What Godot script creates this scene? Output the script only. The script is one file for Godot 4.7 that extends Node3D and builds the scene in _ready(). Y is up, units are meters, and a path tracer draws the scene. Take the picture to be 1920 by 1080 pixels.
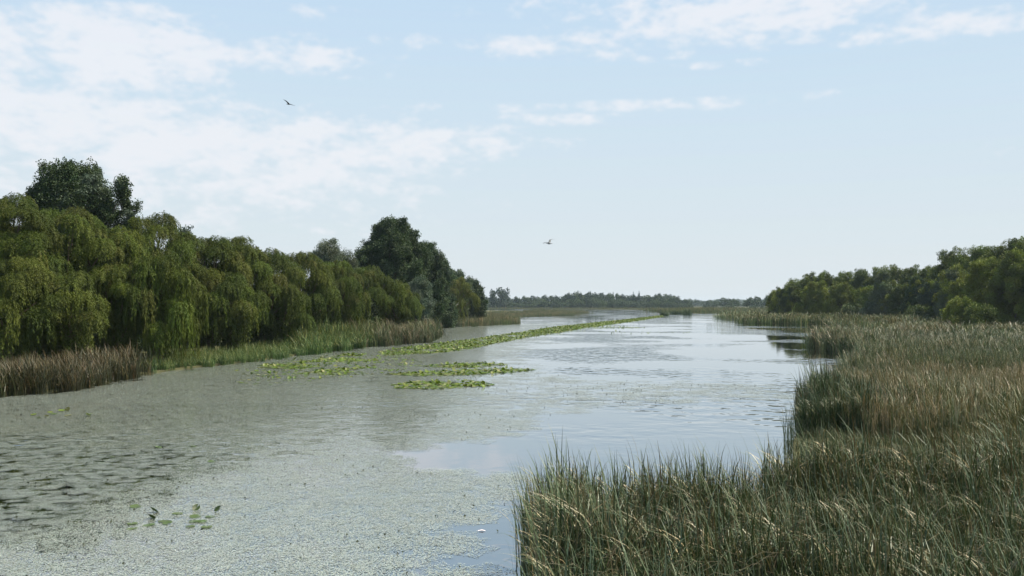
extends Node3D
# A wide marsh channel seen from a bridge, six metres above the water: willows on one bank, reed beds on the other.

const FOCAL := 1663.0          # in pixels of a 1920 x 1080 picture
const EYE := 6.0
var pitch := atan(30.0 / 1663.0)
var rng := RandomNumberGenerator.new()
var noise := FastNoiseLite.new()
var used := {}
var M := {}

# ------------------------------------------------------------------ geometry collector
class Geo:
	var v := PackedVector3Array()
	var n := PackedVector3Array()
	var c := PackedColorArray()
	var i := PackedInt32Array()
	func quad(a: Vector3, b: Vector3, cc: Vector3, d: Vector3, col: Color) -> void:
		var k := v.size()
		v.append(a); v.append(b); v.append(cc); v.append(d)
		for q in 4: c.append(col)
		i.append_array(PackedInt32Array([k, k + 1, k + 2, k, k + 2, k + 3]))
	func tri(a: Vector3, b: Vector3, cc: Vector3, col: Color) -> void:
		var k := v.size()
		v.append(a); v.append(b); v.append(cc)
		for q in 3: c.append(col)
		i.append_array(PackedInt32Array([k, k + 1, k + 2]))
	# a leaf blade with a slight fold along its midrib
	func leaf(at: Vector3, along: Vector3, side: Vector3, col: Color, fold := 0.15) -> void:
		var up := along.cross(side).normalized() * side.length() * fold
		var m := at + along * 0.45
		quad(at, m + side * 0.5 + up, at + along, m - side * 0.5 + up, col)
	func tube(pts: Array, radii: Array, sides: int, col: Color) -> void:
		var k0 := v.size()
		for j in pts.size():
			var dir: Vector3 = (pts[mini(j + 1, pts.size() - 1)] - pts[maxi(j - 1, 0)]).normalized()
			var a := dir.cross(Vector3(0.31, 0.2, 0.93)).normalized()
			var b := dir.cross(a)
			for s in sides:
				var t := TAU * s / sides
				var o := a * cos(t) + b * sin(t)
				v.append(pts[j] + o * radii[j]); n.append(o); c.append(col)
		for j in pts.size() - 1:
			for s in sides:
				var p := k0 + j * sides + s
				var q := k0 + j * sides + (s + 1) % sides
				i.append_array(PackedInt32Array([p, p + sides, q, q, p + sides, q + sides]))
	func mesh() -> ArrayMesh:
		var a := []
		a.resize(Mesh.ARRAY_MAX)
		a[Mesh.ARRAY_VERTEX] = v
		if n.size() == v.size(): a[Mesh.ARRAY_NORMAL] = n
		a[Mesh.ARRAY_COLOR] = c
		a[Mesh.ARRAY_INDEX] = i
		var m := ArrayMesh.new()
		m.add_surface_from_arrays(Mesh.PRIMITIVE_TRIANGLES, a)
		return m

# ------------------------------------------------------------------ helpers
func rr(a: float, b: float) -> float:
	return rng.randf_range(a, b)

func numbered(called: String) -> String:
	used[called] = used.get(called, -1) + 1
	return called if used[called] == 0 else "%s_%03d" % [called, used[called]]

# where the ray through a pixel of the photograph meets the height h
func ground(px: float, py: float, h := 0.0) -> Vector3:
	var d := Vector3((px - 960.0) / FOCAL, -(py - 540.0) / FOCAL, -1.0).rotated(Vector3.RIGHT, pitch)
	var t := (h - EYE) / d.y
	return Vector3(d.x * t, h, d.z * t)

# the point of a pixel column at a distance
func spot(px: float, dist: float, h := 0.0) -> Vector3:
	return Vector3((px - 960.0) / FOCAL * dist, h, -dist)

# the height seen at a pixel row at that distance
func height_at(py: float, dist: float) -> float:
	return EYE + (570.0 - py) * dist / FOCAL

func outline(px: Array) -> PackedVector2Array:
	var out := PackedVector2Array()
	for p in px:
		var g := ground(p[0], p[1])
		out.append(Vector2(g.x, g.z))
	return out

func thing(called: String, at: Vector3, label: String, category: String, group := "", turn := 0.0) -> Node3D:
	var o := Node3D.new()
	o.name = numbered(called)
	o.position = at
	o.rotation.y = turn
	tag(o, label, category, group)
	add_child(o)
	return o

func tag(o: Node, label: String, category: String, group := "", kind := "") -> void:
	o.set_meta("label", label)
	o.set_meta("category", category)
	if group: o.set_meta("group", group)
	if kind: o.set_meta("kind", kind)

func part(called: String, mesh: Mesh, m: Material, parent: Node) -> MeshInstance3D:
	var o := MeshInstance3D.new()
	o.name = called
	o.mesh = mesh
	o.material_override = m
	parent.add_child(o, true)
	return o

func scatter(called: String, mesh: Mesh, m: Material, where: Array, cols: Array, parent: Node) -> MultiMeshInstance3D:
	var mm := MultiMesh.new()
	mm.transform_format = MultiMesh.TRANSFORM_3D
	mm.use_colors = true
	mm.mesh = mesh
	mm.instance_count = where.size()
	for k in where.size():
		mm.set_instance_transform(k, where[k])
		mm.set_instance_color(k, cols[k])
	var o := MultiMeshInstance3D.new()
	o.name = called
	o.multimesh = mm
	o.set_meta("kind", "stuff")
	o.material_override = m
	parent.add_child(o, true)
	return o

func leaf_mat(called: String, rough: float, spec: float, back: Color) -> StandardMaterial3D:
	var m := StandardMaterial3D.new()
	m.resource_name = called
	m.vertex_color_use_as_albedo = true
	m.roughness = rough
	m.metallic_specular = spec
	m.cull_mode = BaseMaterial3D.CULL_DISABLED
	if back != Color.BLACK:
		m.backlight_enabled = true
		m.backlight = back
	return m

func any_dir() -> Vector3:
	var z := rr(-1, 1)
	var a := rr(0, TAU)
	var r := sqrt(1.0 - z * z)
	return Vector3(r * cos(a), z, r * sin(a))

func any_basis(s: float) -> Basis:
	return Basis(any_dir(), rr(0, TAU)).scaled(Vector3.ONE * s)

func vary(c: Color, k: float) -> Color:
	var b := 1.0 + rr(-k, k)
	return Color(c.r * b * (1.0 + rr(-k, k) * 0.35), c.g * b, c.b * b * (1.0 + rr(-k, k) * 0.4))

# ------------------------------------------------------------------ sky
func cloud_cover() -> Array:
	# [column, row, half width, half height, thickness] of the clouds in the photograph's sky
	var list := [[10, 75, 80, 45, .9], [225, 85, 150, 58, 1.1], [400, 95, 130, 25, .7], [570, 105, 130, 26, .75], [600, 18, 70, 12, .55],
		[90, 225, 190, 60, 1.0], [330, 265, 330, 62, 1.0], [520, 300, 210, 62, .95], [240, 190, 40, 24, .6], [300, 350, 420, 70, .7], [800, 265, 170, 30, .95], [690, 250, 60, 36, .8],
		[1000, 85, 75, 20, .7], [790, 82, 110, 14, .5], [1430, 25, 190, 42, 1.0], [1220, 72, 170, 30, .75], [1300, 5, 280, 22, .7], [1780, 48, 170, 18, .85], [1700, 12, 60, 14, .5],
		[1340, 121, 70, 7, .6], [1170, 200, 220, 10, .75], [1070, 221, 100, 11, .75], [770, 200, 50, 9, .55], [960, 255, 90, 14, .4], [1520, 178, 40, 8, .4]]
	var out := []
	for e in list:
		var d := Vector3((e[0] - 960.0) / FOCAL, -(e[1] - 540.0) / FOCAL, -1.0).rotated(Vector3.RIGHT, pitch).normalized()
		out.append([atan2(d.x, -d.z), asin(d.y), e[2] / FOCAL * 1.05, e[3] / FOCAL * 1.0, e[4]])
	# the same kind of cloud goes on all round
	var r := RandomNumberGenerator.new()
	r.seed = 77
	for k in 90:
		var az := r.randf_range(0.62, TAU - 0.62)
		var el := r.randf_range(0.1, 0.75)
		out.append([az if az < PI else az - TAU, el, r.randf_range(.04, .2), r.randf_range(.01, .045), r.randf_range(.5, 1.0)])
	for k in 14:
		out.append([r.randf_range(-0.6, 0.6), r.randf_range(.42, .8), r.randf_range(.06, .2), r.randf_range(.015, .045), r.randf_range(.5, 1.0)])
	return out

func sky_rows(w: int, h: int, row0: int, rows: int) -> Image:
	var clouds := cloud_cover()
	var f := FastNoiseLite.new()
	f.seed = 5
	f.noise_type = FastNoiseLite.TYPE_SIMPLEX_SMOOTH
	f.frequency = 1.0
	f.fractal_octaves = 5
	f.fractal_gain = 0.55
	var by := PackedByteArray()
	by.resize(w * rows * 3)
	var near := []
	var stops := [[0.0, Color(.668, .725, .750)], [0.05, Color(.655, .726, .762)], [0.12, Color(.618, .714, .778)], [0.22, Color(.565, .692, .800)], [0.36, Color(.49, .645, .81)], [0.8, Color(.33, .50, .76)], [1.6, Color(.22, .38, .69)]]
	var p := 0
	for y in rows:
		var el := PI / 2 - PI * (row0 + y + 0.5) / h
		var base: Color = stops[0][1]
		for s in stops.size() - 1:
			if el >= stops[s][0]:
				base = stops[s][1].lerp(stops[s + 1][1], clampf((el - stops[s][0]) / (stops[s + 1][0] - stops[s][0]), 0, 1))
		near.clear()
		for cl in clouds:
			if absf(el - cl[1]) < cl[3] * 1.8: near.append(cl)
		var ce := cos(el)
		var se := sin(el)
		for x in w:
			var az := TAU * (x + 0.5) / w
			if az > PI: az -= TAU
			var cover := 0.0
			for cl in near:
				var dx: float = absf(az - cl[0])
				if dx > PI: dx = TAU - dx
				dx /= cl[2]
				if dx < 1.8:
					var dy: float = (el - cl[1]) / cl[3]
					var q := dx * dx + dy * dy
					if q < 3.2:
						cover = maxf(cover, cl[4] * (1.0 - q / 3.2))
			var col := base
			if cover > 0.0:
				var nx := sin(az) * ce
				var nz := cos(az) * ce
				var wisp := f.get_noise_3d(nx * 16.0, se * 42.0, nz * 16.0)
				var fine := f.get_noise_3d(nx * 60.0 + 9.0, se * 130.0, nz * 60.0)
				var t := clampf((cover * 1.0 - 0.36 + wisp * 0.6 + fine * 0.3) / 0.7, 0.0, 1.0)
				t = t * t * (3.0 - 2.0 * t) * 0.8
				col = base.lerp(Color(.80, .815, .855), t)
			var sr := col.linear_to_srgb()
			by[p] = int(sr.r * 255.0 + 0.5); by[p + 1] = int(sr.g * 255.0 + 0.5); by[p + 2] = int(sr.b * 255.0 + 0.5)
			p += 3
	return Image.create_from_data(w, rows, false, Image.FORMAT_RGB8, by)

func make_sky() -> Sky:
	var low := sky_rows(4096, 2048, 648, 377)              # from the horizon to 33 degrees, as fine as the sky may be
	var high := sky_rows(1024, 512, 0, 163)
	high.resize(4096, 652, Image.INTERPOLATE_BILINEAR)
	var im := Image.create_empty(4096, 2048, false, Image.FORMAT_RGB8)
	im.fill(Color(.655, .725, .748).linear_to_srgb())
	im.blit_rect(high, Rect2i(0, 0, 4096, 648), Vector2i.ZERO)
	im.blit_rect(low, Rect2i(0, 0, 4096, 377), Vector2i(0, 648))
	var pm := PanoramaSkyMaterial.new()
	pm.panorama = ImageTexture.create_from_image(im)
	var s := Sky.new()
	s.sky_material = pm
	return s

# ------------------------------------------------------------------ plant meshes
# a tuft of narrow arching reed blades, 2.2 m tall: fresh ones, dry tipped ones and a few dry ones
func reed_mesh(count: int, radius: float, width: float, segs: int, dry: float, seed_no: int, lean := Vector3.ZERO, arch := 1.0) -> ArrayMesh:
	rng.seed = seed_no
	var g := Geo.new()
	var fresh := [Color(.054, .080, .036), Color(.070, .098, .050), Color(.040, .062, .026), Color(.098, .124, .074)]
	var straw := [Color(.27, .225, .145), Color(.20, .162, .10), Color(.34, .30, .21), Color(.12, .094, .058)]
	for k in count:
		var a := rr(0, TAU)
		var p := Vector3(cos(a), 0, sin(a)) * radius * sqrt(rng.randf())
		var length := 2.3 * rr(.5, 1.05)
		var b := rr(0, TAU)
		var dir := Vector3(cos(b), 0, sin(b)) + lean * rr(1.0, 3.0)
		dir = dir.normalized()
		var start := rr(0, .13)
		var turn := (rr(.2, 1.0) if rng.randf() < .55 else rr(1.1, 2.5)) * arch
		var power := rr(2.4, 6.0) if arch <= 1.2 else rr(1.0, 2.4)
		var is_dry := rng.randf() < dry
		var body: Color = straw[rng.randi() % 4] if is_dry else fresh[rng.randi() % 4]
		var tip: Color = straw[rng.randi() % 4] if rng.randf() < .22 + dry * .5 else body
		var twist := rr(-.8, .8)
		var side := dir.cross(Vector3.UP).rotated(Vector3.UP, twist)
		var pw := width
		for s in range(1, segs + 1):
			var t := float(s) / segs
			var th := start + turn * pow(t - .5 / segs, power)
			var q := p + (Vector3.UP * cos(th) + dir * sin(th)) * length / segs
			var w := width * (1.0 - pow(t, 3.0)) + .001
			g.quad(p - side * pw * .5, q - side * w * .5, q + side * w * .5, p + side * pw * .5, tip if t > .72 else body)
			p = q; pw = w
	return g.mesh()

# one drooping willow shoot, a unit long
func strand_mesh(leaves: int, length: float, width: float, seed_no: int) -> ArrayMesh:
	rng.seed = seed_no
	var g := Geo.new()
	for k in leaves:
		var t := pow((k + rng.randf()) / leaves, .9)
		var at := Vector3(.55 * (1.0 - exp(-2.6 * t)), .16 * sin(minf(t * 3.0, 1.0) * PI) - 1.0 * pow(t, 1.7), 0)
		at += Vector3(rr(-.06, .06), rr(-.05, .05), rr(-.13, .13) * (.5 + t))
		var a := rr(-1.5, 1.5)
		var along := (Vector3(cos(a) * .7, -.15 - t * 1.1, sin(a) * .7)).normalized() * length * rr(.7, 1.2)
		var side := along.cross(any_dir()).normalized() * width * rr(.7, 1.2)
		g.leaf(at, along, side, Color.WHITE.darkened(rr(0, .25)))
	return g.mesh()

# a ball of leaves
func cluster_mesh(leaves: int, radius: float, size: float, seed_no: int, slender := .8) -> ArrayMesh:
	rng.seed = seed_no
	var g := Geo.new()
	for k in leaves:
		var d := any_dir()
		var at := d * radius * pow(rng.randf(), .45)
		var along := (d * .8 + any_dir() + Vector3(0, .15, 0)).normalized() * size * rr(.7, 1.25)
		var side := along.cross(any_dir()).normalized() * size * slender * rr(.7, 1.2)
		g.leaf(at - along * .4, along, side, Color.WHITE.darkened(rr(0, .3)))
	return g.mesh()

func trunk_mesh(h: float, r: float, limbs: Array) -> ArrayMesh:
	var g := Geo.new()
	var bend := Vector3(rr(-.06, .06) * h, 0, rr(-.06, .06) * h)
	var col := Color(.11, .085, .06)
	var pts := []
	var rad := []
	for k in 6:
		var t := k / 5.0
		pts.append(Vector3(0, h * .72 * t - .3, 0) + bend * t * t)
		rad.append(r * (1.25 if k == 0 else 1.0 - .75 * t))
	g.tube(pts, rad, 8, col)
	for e in limbs:
		var t0 := rr(.25, .8)
		var a := Vector3(0, h * .72 * t0 - .3, 0) + bend * t0 * t0
		var b: Vector3 = e
		var mid := a.lerp(b, .5) + Vector3(0, rr(.0, .12) * h * .4, 0)
		var r0 := r * (1.0 - .75 * t0) * .6
		g.tube([a, mid, b], [r0, r0 * .6, r0 * .2], 6, col)
	return g.mesh()

# ------------------------------------------------------------------ trees
# weeping willow: many humped boughs, each hung with drooping shoots
func willow(called: String, px: float, dist: float, h: float, r: float, tint: Color, seed_no: int, label: String, group: String, low := .5, boughs := 98, per := 36) -> Node3D:
	rng.seed = seed_no
	var o := thing(called, spot(px, dist, .1), label, "tree", group)
	var where := [[], [], []]
	var cols := [[], [], []]
	var tips := []
	var lobes := maxi(5, int(boughs / 5.0))
	for l in lobes:
		var la := l * 2.4 + rr(-.5, .5)
		var lt := 1.0 - pow((l + rr(.2, .8)) / lobes, 1.1) * .76          # height share, the top first
		var wd := sqrt(maxf(0.0, 1.0 - pow((lt - .38) / .64, 2))) if lt > .38 else .46 + .5 * lt / .38
		var lr := rr(.7, 1.7) * sqrt(r / 4.2)
		var lc := Vector3(cos(la), 0, sin(la)) * maxf(wd * r * rr(.8, 1.2) - lr * .55, 0.0)
		lc.y = lerpf(low + lr, h - lr * .85, lt)
		tips.append(lc)
		var lobe_tone := vary(tint, .25)
		for k in 5:
			var a := la + rr(-1.9, 1.9) if k > 1 else rr(0, TAU)
			var up := rr(.1, 1.45) if k > 1 else rr(1.1, 1.5)
			var ctr := lc + Vector3(cos(a) * cos(up), sin(up), sin(a) * cos(up)) * lr
			var br := rr(.55, .95) * sqrt(r / 4.2)
			var reach := minf(rr(.5, 1.3) + (1.45 - up) * rr(.3, 1.9) * (1.2 - lt * .7), maxf(ctr.y - low, .4))
			reach = minf(reach * (2.3 if low < .2 else 1.25), maxf(ctr.y - low, .4))
			var tone := vary(lobe_tone, .2)
			if rng.randf() < .12: tone = tone.lerp(Color(.11, .105, .025), .5)
			for s in per:
				var b := a + rr(-1.0, 1.0) * PI * .8
				var q := sqrt(rng.randf())
				var at := ctr + Vector3(cos(b) * br * q, (1.0 - q * q) * br * .6 + rr(-.25, .15), sin(b) * br * q)
				var out := b + rr(-.7, .7)
				var ln := reach * rr(.35, 1.0) if rng.randf() < .5 else rr(.35, .8)
				var wide := rr(.6, 1.25)
				var bs := Basis(Vector3.UP, -out) * Basis.from_scale(Vector3(wide, ln, wide))
				var v := rng.randi() % 3
				where[v].append(Transform3D(bs, at))
				cols[v].append(vary(tone, .18))
	# shade leaves inside, so that no sky shows through
	for k in int(boughs * per * .1):
		var at := any_dir() * pow(rng.randf(), .4)
		at = Vector3(at.x * r * .66, h * .5 + at.y * h * .36, at.z * r * .66)
		where[0].append(Transform3D(Basis(Vector3.UP, rr(0, TAU)) * Basis.from_scale(Vector3(1.4, 1.8, 1.4)), at))
		cols[0].append(vary(tint, .2))
	part("trunk", trunk_mesh(h, .035 * h, tips), M.bark, o)
	var crown := Node3D.new()
	crown.name = "crown"
	o.add_child(crown)
	for v in 3:
		scatter("foliage", M["strand%d" % v], M.willow_leaf, where[v], cols[v], crown)
	return o

# broad tree: puffs of leaf balls filling an outline given as [height share, width share] pairs
func broad(called: String, px: float, dist: float, h: float, r: float, profile: Array, tint: Color, other: Color, share: float, mesh: String, puffs: int, per: int, puff_r: float, seed_no: int, label: String, group := "", size := 1.0, extra := []) -> Node3D:
	rng.seed = seed_no
	var o := thing(called, spot(px, dist, .1), label, "tree", group)
	var where := []
	var cols := []
	var tips := []
	var spots := []
	for k in puffs:
		var t := (k + rng.randf()) / puffs
		t = lerpf(profile[0][0], profile[-1][0], t)
		var wd := 0.0
		for s in profile.size() - 1:
			if t >= profile[s][0] and t <= profile[s + 1][0]:
				wd = lerpf(profile[s][1], profile[s + 1][1], (t - profile[s][0]) / (profile[s + 1][0] - profile[s][0]))
		var a := k * 2.39996 + rr(-.6, .6)
		var q := sqrt(rr(.2, 1.0))
		spots.append([Vector3(cos(a) * wd * r * q, t * (h - puff_r * .9), sin(a) * wd * r * q), puff_r * rr(.7, 1.3)])
	for k in int(puffs * .4):
		var sp = spots[rng.randi() % puffs]
		var d := any_dir() + Vector3(sp[0].x, 0, sp[0].z).normalized() * .8 + Vector3(0, .5, 0)
		spots.append([sp[0] + d.normalized() * sp[1] * rr(.9, 1.25), puff_r * rr(.28, .45)])
	for e in extra: spots.append(e)
	for sp in spots:
		var ctr: Vector3 = sp[0]
		var pr: float = sp[1]
		if rng.randf() < .25: tips.append(ctr)
		var tone := vary(other if rng.randf() < share else tint, .2)
		for s in int(per * clampf(pr / puff_r, .3, 1.0)):
			var d := any_dir()
			var at := ctr + Vector3(d.x, d.y * 1.25, d.z) * pr * pow(rng.randf(), .4)
			if at.y < .4: continue
			where.append(Transform3D(any_basis(rr(.7, 1.25) * size), at))
			cols.append(vary(tone, .16))
	part("trunk", trunk_mesh(h, .018 * h + .05, tips), M.bark, o)
	scatter("crown", M[mesh], M.broad_leaf, where, cols, o)
	return o

# far tree in one mesh of leaf clumps
func far_crown(seed_no: int, profile: Array, faces: int, lumps: int, tall: float) -> ArrayMesh:
	rng.seed = seed_no
	var g := Geo.new()
	var spots := []
	for k in lumps:
		var t := lerpf(profile[0][0], profile[-1][0], (k + rng.randf()) / lumps)
		var wd := 0.0
		for s in profile.size() - 1:
			if t >= profile[s][0] and t <= profile[s + 1][0]:
				wd = lerpf(profile[s][1], profile[s + 1][1], (t - profile[s][0]) / (profile[s + 1][0] - profile[s][0]))
		var a := rr(0, TAU)
		spots.append([Vector3(cos(a) * wd * sqrt(rng.randf()), t * tall, sin(a) * wd * sqrt(rng.randf())), rr(.12, .24), rr(.75, 1.25)])
	for k in faces:
		var s = spots[rng.randi() % lumps]
		var d := any_dir()
		var along := (d * .6 + any_dir()).normalized() * rr(.06, .10)
		g.leaf(s[0] + d * s[1] * pow(rng.randf(), .4), along, along.cross(any_dir()).normalized() * .08, Color.WHITE * s[2] * rr(.8, 1.1))
	return g.mesh()

# ------------------------------------------------------------------ reeds
# tufts over an outline; where() decides height, colour and which mesh
func reeds(called: String, poly: PackedVector2Array, step: float, growth: float, hgt: float, tones: Array, mesh: String, kinds: int, seed_no: int, label: String, near := 0.0, far := 1e9, trough := false) -> Node3D:
	rng.seed = seed_no
	var o := thing(called, Vector3.ZERO, label, "reeds")
	o.set_meta("kind", "stuff")
	var lo := Vector2(1e9, 1e9)
	var hi := -lo
	for p in poly:
		lo = lo.min(p); hi = hi.max(p)
	var where := []
	var cols := []
	for k in kinds:
		where.append([]); cols.append([])
	var z := maxf(-hi.y, near * .76)
	while z < minf(-lo.y, far * 1.3):
		var s := maxf(step, growth * z)
		var x := lo.x
		var edge := (2060.0 - 960.0) / FOCAL * z + 2.0
		while x < minf(hi.x, edge):
			x += s
			if x < -edge * 1.1: continue
			var p := Vector2(x + rr(-.6, .6) * s, -z + rr(-.6, .6) * s)
			var rag := .012 * z + .1
			if not Geometry2D.is_point_in_polygon(p + Vector2(noise.get_noise_2d(p.x * 30.0, p.y * 30.0), noise.get_noise_2d(p.x * 30.0 + 90.0, p.y * 30.0)) * rag * 2.5 + Vector2(rr(-.5, .5), rr(-.5, .5)) * rag, poly): continue
			var border := -p.y * (1.0 + noise.get_noise_2d(p.x * 5.0 + 700.0, p.y * 5.0) * .22 + noise.get_noise_2d(p.x * 18.0, p.y * 18.0) * .1 + rr(-.05, .05))
			if trough and p.x / -p.y < .40 + rr(-.05, .05) + n_edge(p) and border < 49.0 and border > 39.0: border = 40.0
			if border < near or border >= far: continue
			var n1 := noise.get_noise_2d(p.x * 9.0, p.y * 9.0)
			var n2 := noise.get_noise_2d(p.x * 2.6 + 300.0, p.y * 2.6)
			var n3 := noise.get_noise_2d(p.x * 28.0, p.y * 28.0 + 40.0)
			var hh := hgt * (1.0 + n3 * .4 + n1 * .42 + n2 * .36) * rr(.7, 1.12)
			var u := clampf(.5 + n2 * .9 + n1 * .35 + rr(-.25, .25), 0.0, .999) * tones.size()
			var tone: Color = tones[int(u)]
			if trough:
				var dd := (-p.y)
				var ax := p.x / dd
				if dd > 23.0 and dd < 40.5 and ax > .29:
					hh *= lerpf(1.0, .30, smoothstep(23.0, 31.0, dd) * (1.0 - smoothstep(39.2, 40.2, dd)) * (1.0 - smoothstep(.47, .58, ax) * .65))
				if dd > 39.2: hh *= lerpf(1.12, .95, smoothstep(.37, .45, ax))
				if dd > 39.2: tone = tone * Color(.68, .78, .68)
			var k := rng.randi() % kinds
			var wide := maxf(1.0, s / step) if growth > 0.0 else 1.0
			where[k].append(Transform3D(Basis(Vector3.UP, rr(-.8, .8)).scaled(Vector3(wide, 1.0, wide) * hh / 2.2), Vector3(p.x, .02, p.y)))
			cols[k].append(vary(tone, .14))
		z += s
	for k in kinds:
		if where[k].size():
			scatter("blades", M["%s%d" % [mesh, k]], M.reed, where[k], cols[k], o)
	return o

func n_edge(p: Vector2) -> float:
	return noise.get_noise_2d(p.x * 40.0, p.y * 40.0) * .08

# ------------------------------------------------------------------ water plants
func pad_mesh(seed_no: int, cup: float, tilt: float, lift: float) -> ArrayMesh:
	rng.seed = seed_no
	var g := Geo.new()
	var sides := 12
	var b := Basis(Vector3(cos(seed_no), 0, sin(seed_no)).normalized(), tilt)
	var ring := []
	for s in sides + 1:
		var t := .22 + (TAU - .44) * s / sides
		var r := 1.0 + rr(-.06, .06)
		ring.append(b * Vector3(cos(t) * r * 1.15, cup * (.6 + .4 * absf(sin(t))) + rr(-.02, .03), sin(t) * r * .9) + Vector3(0, lift, 0))
	var mid := b * Vector3(.12, 0, 0) + Vector3(0, lift, 0)
	for s in sides:
		g.tri(mid, ring[s + 1], ring[s], Color.WHITE.darkened(rr(0, .12)))
	if lift > .2:
		g.tube([Vector3(0, -.6, 0), mid], [.05, .04], 5, Color(.6, .6, .3))
		g.n.clear()
	return g.mesh()

func weed_mesh(seed_no: int, count: int, leaf_r: float) -> ArrayMesh:
	rng.seed = seed_no
	var g := Geo.new()
	for k in count:
		var c := Vector3(rr(-.55, .55), rr(.004, .012), rr(-.55, .55))
		var r := leaf_r * rr(.55, 1.3)
		var roll := rng.randf()
		var lean := .035 if roll < .95 else .14
		var up := (Vector3.UP + Vector3(rr(-1, 1), 0, rr(-1, 1)) * lean).normalized()
		var a := up.cross(any_dir()).normalized()
		var bb := up.cross(a)
		if lean > .1: c.y += r * .4
		var tone := Color(.235, .272, .235)
		if roll > .965: tone = Color(.025, .03, .015)
		elif roll > .86: tone = Color(.29, .32, .27)
		elif roll > .80: tone = Color(.11, .09, .055)
		tone = vary(tone, .22)
		g.quad(c + a * r, c + bb * r * .75, c - a * r * .9, c - bb * r * .8, tone)
	return g.mesh()

func raft(px: Array, per: float, label: String, seed_no: int, ragged := .12) -> void:
	rng.seed = seed_no
	var poly := outline(px)
	var lo := Vector2(1e9, 1e9)
	var hi := -lo
	for p in poly:
		lo = lo.min(p); hi = hi.max(p)
	var o := thing("lily_pad_raft", Vector3.ZERO, label, "water lilies")
	o.set_meta("kind", "stuff")
	var where := [[], [], []]
	var cols := [[], [], []]
	var fresh := [Color(.075, .125, .008), Color(.095, .145, .010), Color(.055, .10, .008), Color(.11, .14, .016), Color(.17, .18, .07)]
	for k in int((hi.x - lo.x) * (hi.y - lo.y) * per * 1.3):
		var p := Vector2(rr(lo.x, hi.x), rr(lo.y, hi.y))
		if not Geometry2D.is_point_in_polygon(p, poly): continue
		if noise.get_noise_2d(p.x * 14.0, p.y * 14.0) < -.3 + rr(-2.0, 1.6) * ragged: continue
		var v := 0 if rng.randf() < .6 else (1 if rng.randf() < .85 else 2)
		var s := rr(.11, .19)
		where[v].append(Transform3D(Basis(Vector3.UP, rr(0, TAU)).scaled(Vector3.ONE * s), Vector3(p.x, .012 + rr(0, .03), p.y)))
		cols[v].append(vary(fresh[rng.randi() % 5], .15))
	for v in 3:
		if where[v].size(): scatter("leaves", M["pad%d" % v], M.pad, where[v], cols[v], o)

# ------------------------------------------------------------------ birds
func loft(g: Geo, rings: Array, col: Color, tip_col := Color.BLACK, tip_from := 99) -> void:
	# each ring: [centre, half width vector, half height vector]
	var sides := 8
	var k0 := g.v.size()
	for j in rings.size():
		for s in sides:
			var t := TAU * s / sides
			g.v.append(rings[j][0] + rings[j][1] * cos(t) + rings[j][2] * sin(t))
			g.n.append((rings[j][1].normalized() * cos(t) / maxf(rings[j][1].length(), .004) + rings[j][2].normalized() * sin(t) / maxf(rings[j][2].length(), .004)).normalized())
			g.c.append(tip_col if j >= tip_from else col)
	for j in rings.size() - 1:
		for s in sides:
			var p := k0 + j * sides + s
			var q := k0 + j * sides + (s + 1) % sides
			g.i.append_array(PackedInt32Array([p, q, p + sides, q, q + sides, p + sides]))

func bird_mesh(body: Color, wing_col: Color, tip: Color, bill: Color, wing_a: Array, wing_b: Array, span_chord: float) -> ArrayMesh:
	# the bird faces -x; its wings are lists of joints from the shoulder to the tip
	var g := Geo.new()
	var br := []
	for e in [[.27, .004, .02], [.2, .02, .05], [.1, .05, .06], [0, .075, .065], [-.1, .06, .055], [-.16, .038, .036], [-.2, .04, .04], [-.235, .032, .03], [-.26, .012, .012]]:
		br.append([Vector3(e[0], .02 if e[0] < -.15 else 0.0, 0), Vector3(0, e[1], 0), Vector3(0, 0, e[2])])
	loft(g, br, body)
	loft(g, [[Vector3(-.25, .018, 0), Vector3(0, .012, 0), Vector3(0, 0, .01)], [Vector3(-.31, .008, 0), Vector3(0, .002, 0), Vector3(0, 0, .002)]], bill)
	for w in [wing_a, wing_b]:
		var rings := []
		for j in w.size():
			var t: float = float(j) / (w.size() - 1)
			var ch: float = span_chord * (1.0 - .85 * t * t)
			rings.append([w[j], Vector3(ch, 0, 0), Vector3(0, .012 * (1.0 - .7 * t), 0)])
		loft(g, rings, wing_col, tip, w.size() - 2)
	return g.mesh()

func _ready() -> void:
	noise.seed = 11
	noise.frequency = .01
	noise.fractal_octaves = 3
	# ---- camera, sky, sun, air
	var cam := Camera3D.new()
	cam.name = "camera"
	cam.position = Vector3(0, EYE, 0)
	cam.rotation.x = pitch
	cam.fov = rad_to_deg(2.0 * atan(540.0 / FOCAL))
	cam.near = .1
	cam.far = 9000.0
	add_child(cam)
	cam.current = true
	var env := Environment.new()
	env.background_mode = Environment.BG_SKY
	env.sky = make_sky()
	env.tonemap_mode = Environment.TONE_MAPPER_LINEAR
	env.tonemap_exposure = 2.2
	env.background_energy_multiplier = .5
	env.sdfgi_enabled = true
	env.ssao_enabled = true
	env.ssil_enabled = true
	env.fog_enabled = true
	env.fog_density = .00007
	env.fog_light_color = Color(.80, .88, .95)
	var we := WorldEnvironment.new()
	we.name = "world_environment"
	we.environment = env
	add_child(we)
	var sun := DirectionalLight3D.new()
	sun.name = "sun"
	sun.light_energy = 1.5
	sun.light_color = Color(1, .955, .88)
	sun.light_angular_distance = .5
	sun.shadow_enabled = true
	var az := deg_to_rad(76.0)             # from straight ahead towards the right
	var el := deg_to_rad(57.0)
	add_child(sun)
	sun.look_at_from_position(Vector3.ZERO, -Vector3(sin(az) * cos(el), sin(el), -cos(az) * cos(el)), Vector3.UP)
	materials()
	setting()
	left_bank_trees()
	opposite_bank_trees()
	far_trees()
	reed_beds()
	floating_plants()
	creatures()

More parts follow.
